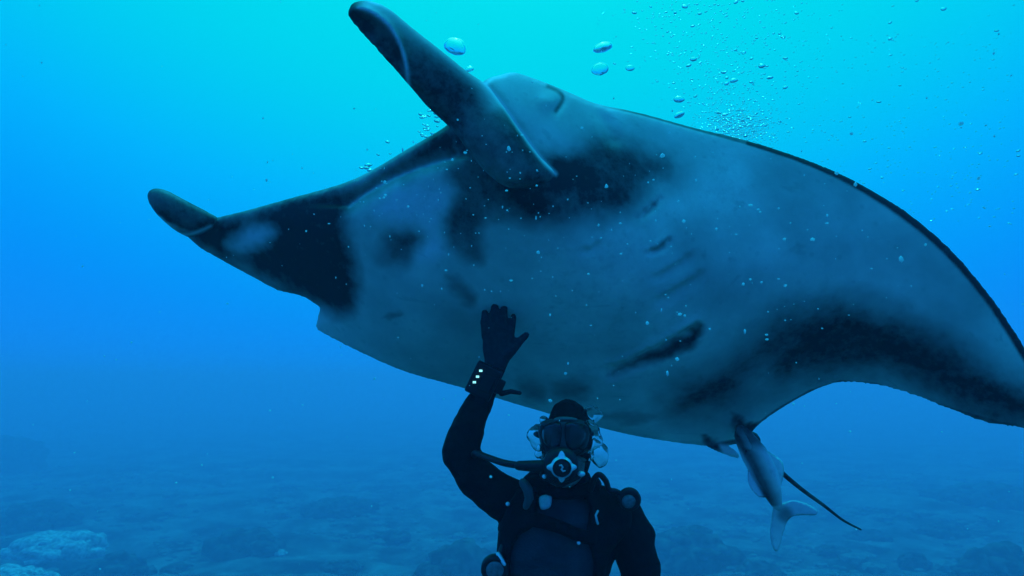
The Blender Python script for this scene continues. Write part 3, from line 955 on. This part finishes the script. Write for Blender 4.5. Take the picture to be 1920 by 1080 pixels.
    b = MB(); b.tube([rc - Fw * .039 + Rr * x + U * y for x, y in [(-.007, .009), (-.002, .010), (.002, .004), (-.002, -.002), (.003, -.008), (.009, -.006)]], [.0025, .003, .003, .003, .003, .002], 8)
    b.build('emblem', M_PALE, reg)
    b = MB(); b.ball(rc + Rr * .060 - U * .026, .012, .012, .009); b.build('exhaust_port', M_STEEL, reg)
    b = MB(); b.ball(rc - Rr * .050 - U * .034, .007); b.build('screw', M_STEEL, reg)
    # hose: sleeve and line going behind the raised arm
    b = MB(); b.tube([P(1030, 873, 2.0), P(1000, 874, 2.0), P(972, 873, 2.0)], [.017, .0175, .014], 12); b.build('hose_sleeve', M_RUB, root)
    b = MB(); hs = spline([(975, 873, 2.0), (945, 868, 2.03), (915, 858, 2.09), (890, 850, 2.16), (900, 870, 2.30), (960, 900, 2.40), (1030, 930, 2.42)], 6)
    b.tube([P(*q) for q in hs], [.0105] * len(hs), 10); b.build('hose', M_RUB, root)
    # face below the mask, mask and strap
    b = MB(); b.inflate(spline([(1014, 868), (1020, 892), (1040, 912), (1066, 915), (1086, 902), (1096, 880), (1092, 860), (1050, 850), (1020, 852)], 3, True), tps([(1055, 880, 2.072), (1014, 868, 2.115), (1096, 880, 2.115), (1060, 915, 2.10), (1052, 850, 2.06)]), const(.02), 14, step=5, minh=.006)
    b.inflate(spline([(1050, 838), (1060, 838), (1068, 856), (1054, 862), (1042, 856)], 3, True), const(2.055), const(.03), 12, step=4, minh=.006)
    b.build('face', M_FACE, root)
    md = tps([(1016, 800, 2.10), (1056, 795, 2.035), (1100, 800, 2.10), (1014, 835, 2.10), (1056, 845, 2.025), (1100, 835, 2.10)])
    outer = spline([(1016, 790), (1056, 785), (1098, 790), (1104, 815), (1096, 845), (1074, 856), (1056, 846), (1036, 856), (1018, 844), (1010, 815)], 4, True)
    b = MB(); b.inflate(outer, md, const(.034), 9, step=4, minh=.008); mask = b.build('mask', material('mask_skirt', (.030, .036, .038), .5, .3, 40, (.045, .052, .055)), root)
    for pts in ([(1022, 797), (1051, 793), (1051, 832), (1040, 844), (1024, 838), (1017, 816)], [(1061, 793), (1092, 797), (1097, 816), (1089, 838), (1072, 844), (1061, 832)]):
        b = MB(); b.inflate(spline(pts, 3, True), lambda p: md(p) - .034, const(.006), 6, step=4, minh=.002); b.build('lens', M_LENS, mask)
    b = MB(); b.inflate(spline([(1040, 784), (1056, 781), (1080, 784), (1082, 790), (1056, 788), (1040, 791)], 3, True), lambda p: md(p) - .03, const(.006), 5, step=3, minh=.003); b.build('mask_rim', M_GREY, mask)
    b = MB(); b.tube([P(1012, 816, 2.12), P(1002, 812, 2.18), P(1006, 806, 2.26)], [.012] * 3, 8); b.build('strap', M_RUB, mask); b = MB(); b.tube([P(1102, 816, 2.12), P(1116, 812, 2.18), P(1118, 806, 2.26)], [.012] * 3, 8); b.build('strap', M_RUB, mask)
    # inflator loop and gauge on the other shoulder
    b = MB(); lp = spline([(1108, 918, 2.10), (1114, 898, 2.08), (1124, 890, 2.07), (1136, 902, 2.08), (1142, 918, 2.09), (1156, 922, 2.10), (1168, 930, 2.10)], 6)
    b.tube([P(*q) for q in lp], [.009] * len(lp), 10); b.build('inflator_hose', M_RUB, root)
    g = MB(); gc = P(1180, 936, 2.09)
    disc(g, gc, [(.030, -.02), (.036, -.006), (.036, .006), (.030, .012), (.024, .010)]); gauge = g.build('shoulder_valve', M_RUB, root)
    g = MB(); disc(g, gc - Rr * .004 - U * .004, [(.022, .009), (.020, .014), (.010, .017)]); g.build('valve_cap', material('valve_face', (.07, .09, .095), .3, .5, 80, (.16, .19, .20)), gauge)
    # console hanging at the hip
    g = MB(); gc = P(928, 1066, 2.10)
    disc(g, gc, [(.036, -.03), (.044, -.01), (.044, .008), (.036, .016), (.030, .013)]); gauge = g.build('pressure_gauge', M_RUB, root)
    g = MB(); disc(g, gc, [(.029, .012), (.027, .016), (.010, .018)]); g.build('dial', material('dial_face', (.10, .13, .14), .25, .5, 60, (.20, .24, .25)), gauge)
    g = MB(); g.tube([gc + Rr * .01 + U * .045, gc + Rr * .03 + U * .02 - Fw * .016], [.008, .006], 8); g.build('gauge_clip', M_STEEL, gauge)
    g = MB(); g.tube([P(936, 1042, 2.11), P(948, 1010, 2.16), P(940, 970, 2.26)], [.009] * 3, 8); g.build('gauge_hose', M_RUB, root)
    # tank on the back
    g = MB(); g.tube([P(1048, 950, 2.46), P(1048, 975, 2.46), P(1046, 1270, 2.46), P(1046, 1300, 2.46)], [.05, .088, .088, .07], 24); tank = g.build('air_tank', material('tank_paint', (.10, .11, .12), .4, .4), root)
    g = MB(); g.tube([P(1048, 948, 2.46), P(1048, 925, 2.44)], [.018, .022], 10); g.tube([P(1030, 928, 2.43), P(1068, 928, 2.43)], [.013, .016], 10); g.build('tank_valve', M_STEEL, tank)
    # swim fins
    for s in (-1, 1):
        g = MB(); cx = 1038 + s * 64
        g.inflate(spline([(cx - 22, 1690), (cx + 22, 1690), (cx + 45, 1800), (cx + 52, 1960), (cx - 52, 1960), (cx - 45, 1800)], 3, True), tps([(cx, 1690, 2.46), (cx, 1960, 2.70), (cx + 40, 1800, 2.56)]), const(.03), 18, step=10, minh=.006)
        g.build('swim_fin', M_RUB, root)

    # the lit device on the raised wrist is a thing of its own
    cr = empty('dive_computer', W(905, 712, -.05))
    tag(cr, 'boxy black dive computer with three tiny lights strapped to the raised wrist', 'dive computer')
    dz = w0 - .062
    ax = (P(903, 679, dz) - P(876, 735, dz)) * .5
    ay = (P(922, 744, dz) - P(876, 722, dz)) * .5
    ay = ay - ax * (ay.dot(ax) / ax.dot(ax))
    az = Fw * .020
    c = P(907, 714, dz)
    b = MB(); b.box(c, ax, ay, az, .008); b.build('housing', M_RUB, cr, smooth=False)
    b = MB(); b.box(c - az * 1.1 + ay * .25, ax * .55, ay * .5, az * .3, .003); b.build('screen', M_LENS, cr, smooth=False)
    b = MB()
    ring = [P(915, 722, w0) + (ay.normalized() * math.cos(t) + Fw * math.sin(t)) * .050 for t in np.linspace(0, 2 * math.pi, 25)]
    b.tube(ring, [.011] * 25, 8, caps=False); b.build('strap', M_RUB, cr)
    b = MB(); b.box(P(936, 724, w0 - .03), ax * .42, ay * .34, az * .8, .005); b.build('buckle', M_RUB, cr, smooth=False)
    b = MB(); b.tube([P(940, 738, w0 - .02), P(958, 734, w0 - .02), P(975, 737, w0 - .015)], [.010, .009, .007], 8, flat=.5); b.build('strap_end', M_RUB, cr)
    for x, y in ((901.5, 695), (895.5, 706), (889.5, 716.5)):
        b = MB(); p = P(x, y, dz - .022); b.box(p, Rr * .0046, U * .0028, Fw * .003, .001); b.build('status_light', M_LED, cr, smooth=False)
    return root
diver()

# ------------------------------------------------------------------ bubbles
def bubble_mesh(kind, small=False):
    """flattened cap bubble, or a wobbly small one"""
    mb = MB()
    r = random.Random(kind)
    seg, rings = (32, 20) if kind < 3 or kind >= 20 else (14, 9)
    mb.ball((0, 0, 0), 1, 1, 1, seg, rings)
    so = Vector((kind * 3.1, 1.7, 0))
    out = []
    for v in mb.v:
        v = Vector(v)
        k = 1 + (.10 if kind < 20 else .26) * noise.noise(v * 1.3 + so) + .04 * noise.noise(v * 4 + so)
        if kind < 3:
            z = v.z * .55 if v.z > 0 else v.z * .22 + .03 * noise.noise(v * 3 + so)
        else:
            z = v.z * (.42 if small else .6)
        out.append((v.x * k, v.y * k, z * k))
    mb.v = out
    m = mb.mesh('air_bubble'); m.materials.append(M_FOAM if small else M_BUB)
    m.polygons.foreach_set('use_smooth', [True] * len(m.polygons))
    return m
BM = [bubble_mesh(k) for k in range(8)] + [bubble_mesh(k, True) for k in range(3, 8)] + [bubble_mesh(k) for k in (20, 21, 22, 23)]
for k in range(13, 17):
    BM[k].materials.clear(); BM[k].materials.append(M_BREATH)
def bubble(px, py, d, wpx, k, label, group='air bubbles', hs=1.0, tilt=None):
    o = bpy.data.objects.new('air_bubble', BM[k]); COL.objects.link(o)
    s = wpx * .5 * d / FPX
    o.location = P(px, py, d); o.scale = (s, s, s * hs)
    o.rotation_euler = (random.uniform(-.25, .25), random.uniform(-.3, .3) if tilt is None else tilt, random.uniform(0, 6.28))
    tag(o, label, 'bubble', group)
    return o
BIG = [
    (853, 90, 3.2, 42, 0, 'large domed air bubble just right of the raised horn fin', 1.5),
    (1130, 91, 3.5, 36, 1, 'large flat-bottomed air bubble, upper of two above the manta shoulder', 1.1),
    (1125, 131, 3.5, 32, 2, 'large dark-bellied air bubble, lower of two above the manta shoulder', 1.2),
    (880, 131, 3.1, 18, 1, 'air bubble peeping over the horn fin beside the shoulder', 1.2),
    (1181, 128, 3.6, 17, 2, 'bright air bubble right of the two large ones', 1.0),
    (1273, 187, 3.9, 20, 1, 'cap-shaped air bubble midway in the rising stream', 1.0),
    (1376, 152, 4.0, 15, 2, 'bright air bubble on the right side of the rising stream', 1.2),
    (1274, 216, 3.9, 20, 0, 'pale air bubble close above the wing, left of the bright burst', 1.0),
    (1010, 820, 2.06, 40, 13, 'oval air bubble beside the mask on the raised-arm side', 1.9),
    (1013, 848, 2.05, 20, 14, 'small air bubble under the oval one beside the mask', 2.2),
    (1104, 820, 2.03, 52, 15, 'biggest exhaled air bubble covering the diver cheek', 1.9),
    (1122, 850, 2.08, 36, 16, 'elongated exhaled air bubble outside the diver jaw', 2.4),
    (1098, 856, 2.02, 32, 14, 'exhaled air bubble low at the jaw beside the regulator', 1.2),
    (1112, 776, 2.10, 34, 13, 'faint exhaled air bubble beside the top of the hood', 1.5),
    (1020, 788, 2.12, 18, 7, 'small air bubble at the hood above the oval one', 1.6),
]
for (x, y, d, w, k, lab, hs) in BIG:
    bubble(x, y, d, w, k, lab, hs=hs)
LAB_S = 'tiny air bubble in the stream rising above the manta wing'
LAB_H = 'tiny air bubble behind the manta head near the horn fin'
r = random.Random(11)
n_s = 0
def top_edge(x):
    return np.interp(x, [900, 1120, 1300, 1400, 1500, 1600, 1700, 1780, 1850, 1920], [150, 190, 238, 262, 294, 336, 396, 463, 543, 640])
while n_s < 250:
    q = r.random()
    if q < .62:
        y = r.uniform(0, 262); x = 1395 - (262 - y) * .32 + r.gauss(0, 1) * (22 + (262 - y) * .42)
    elif q < .74:
        y = r.uniform(205, 265); x = 1395 + r.gauss(0, 26) - (262 - y) * .5
    else:
        x = r.uniform(1450, 1910); y = r.uniform(0, 400)
    if not 1108 < x < 1915 or y > top_edge(x) - 3:
        continue
    w = min(3.0 + r.expovariate(1 / 2.6), 13) * (1 if q < .74 else .75)
    bubble(x, y, r.uniform(3.5, 4.6), w, r.randint(8, 12), LAB_S, 'tiny bubbles in the rising stream', r.uniform(.8, 1.3)); n_s += 1
for k in range(44):
    t = r.random()
    x, y = (r.uniform(785, 832), r.uniform(205, 258)) if t < .6 else (r.uniform(700, 780), r.uniform(262, 300)) if t < .85 else (r.uniform(676, 700), r.uniform(308, 322))
    bubble(x, y, r.uniform(3.25, 3.5), r.uniform(5, 13), r.randint(8, 12), LAB_H, 'tiny bubbles behind the manta head', r.uniform(.8, 1.2))

def bubble_mist():
    mb = MB(); r = random.Random(21)
    for k in range(2400):
        t = r.random()
        if t < .45:
            x, y = r.gauss(1385, 34), r.gauss(240, 20)
        elif t < .8:
            y = r.uniform(0, 255); x = 1390 - (262 - y) * .3 + r.gauss(0, 1) * (25 + (262 - y) * .38)
        else:
            x, y = r.uniform(1430, 1900), r.uniform(60, 420)
        if x < 1120 or y > top_edge(x) + 2:
            continue
        d = r.uniform(3.6, 4.6); w = r.uniform(1.2, 4.0) * .5 * d / FPX
        mb.ball(P(x, y, d), w * r.uniform(1, 1.6), w, w * .6, 6, 4)
    o = mb.build('bubble_mist', M_FOAM)
    tag(o, 'fine mist of bubbles around the stream above the wing', kind='stuff')
bubble_mist()

# ------------------------------------------------------------------ suspended specks
def snow():
    mb = MB(); r = random.Random(3)
    bm0 = bmesh.new(); bmesh.ops.create_icosphere(bm0, subdivisions=1, radius=1)
    bm0.verts.index_update(); oct_v = [v.co.copy() for v in bm0.verts]; oct_f = [[v.index for v in f.verts] for f in bm0.faces]; bm0.free()
    def fleck(x, y, d, s):
        c = P(x, y, d); a = s * .5 * d / FPX
        k = [r.uniform(.5, 1.5) for _ in range(3)]
        mb.add([c + Vector((v.x * k[0], v.y * k[1], v.z * k[2])) * (a * r.uniform(.7, 1.25)) for v in oct_v], oct_f)
    for k in range(260):
        fleck(r.uniform(-300, 2220), r.uniform(-150, 1200), r.uniform(1.0, 2.0), min(1.2 + r.expovariate(1 / 1.4), 4.5))
    # thicker round the head and over the belly
    for k in range(120):
        fleck(r.gauss(820, 150), r.gauss(360, 70), r.uniform(1.2, 1.85), min(1.6 + r.expovariate(1 / 1.7), 7))
    for k in range(170):
        fleck(r.gauss(1250, 270), r.gauss(470, 130), r.uniform(1.2, 1.95), min(1.7 + r.expovariate(1 / 2.0), 8))
    o = mb.build('marine_snow', M_SNOW, smooth=False)
    tag(o, 'white specks of plankton drifting in the water', kind='stuff')
snow()

# ------------------------------------------------------------------ water haze
def haze():
    mb = MB(); mb.box((0, 80, 9.2), (620, 0, 0), (0, 620, 0), (0, 0, 11.2))
    m = bpy.data.materials.new('water_haze'); m.use_nodes = True
    n, l = m.node_tree.nodes, m.node_tree.links
    n.remove(n['Principled BSDF'])
    v = n.new('ShaderNodeVolumePrincipled')
    v.inputs['Color'].default_value = (1.0, .60, .97, 1)
    v.inputs['Density'].default_value = .0122
    v.inputs['Anisotropy'].default_value = .25
    l.new(v.outputs['Volume'], n['Material Output'].inputs['Volume'])
    o = mb.build('haze', m, smooth=False)
    tag(o, 'blue water haze filling the whole view', kind='stuff')
haze()
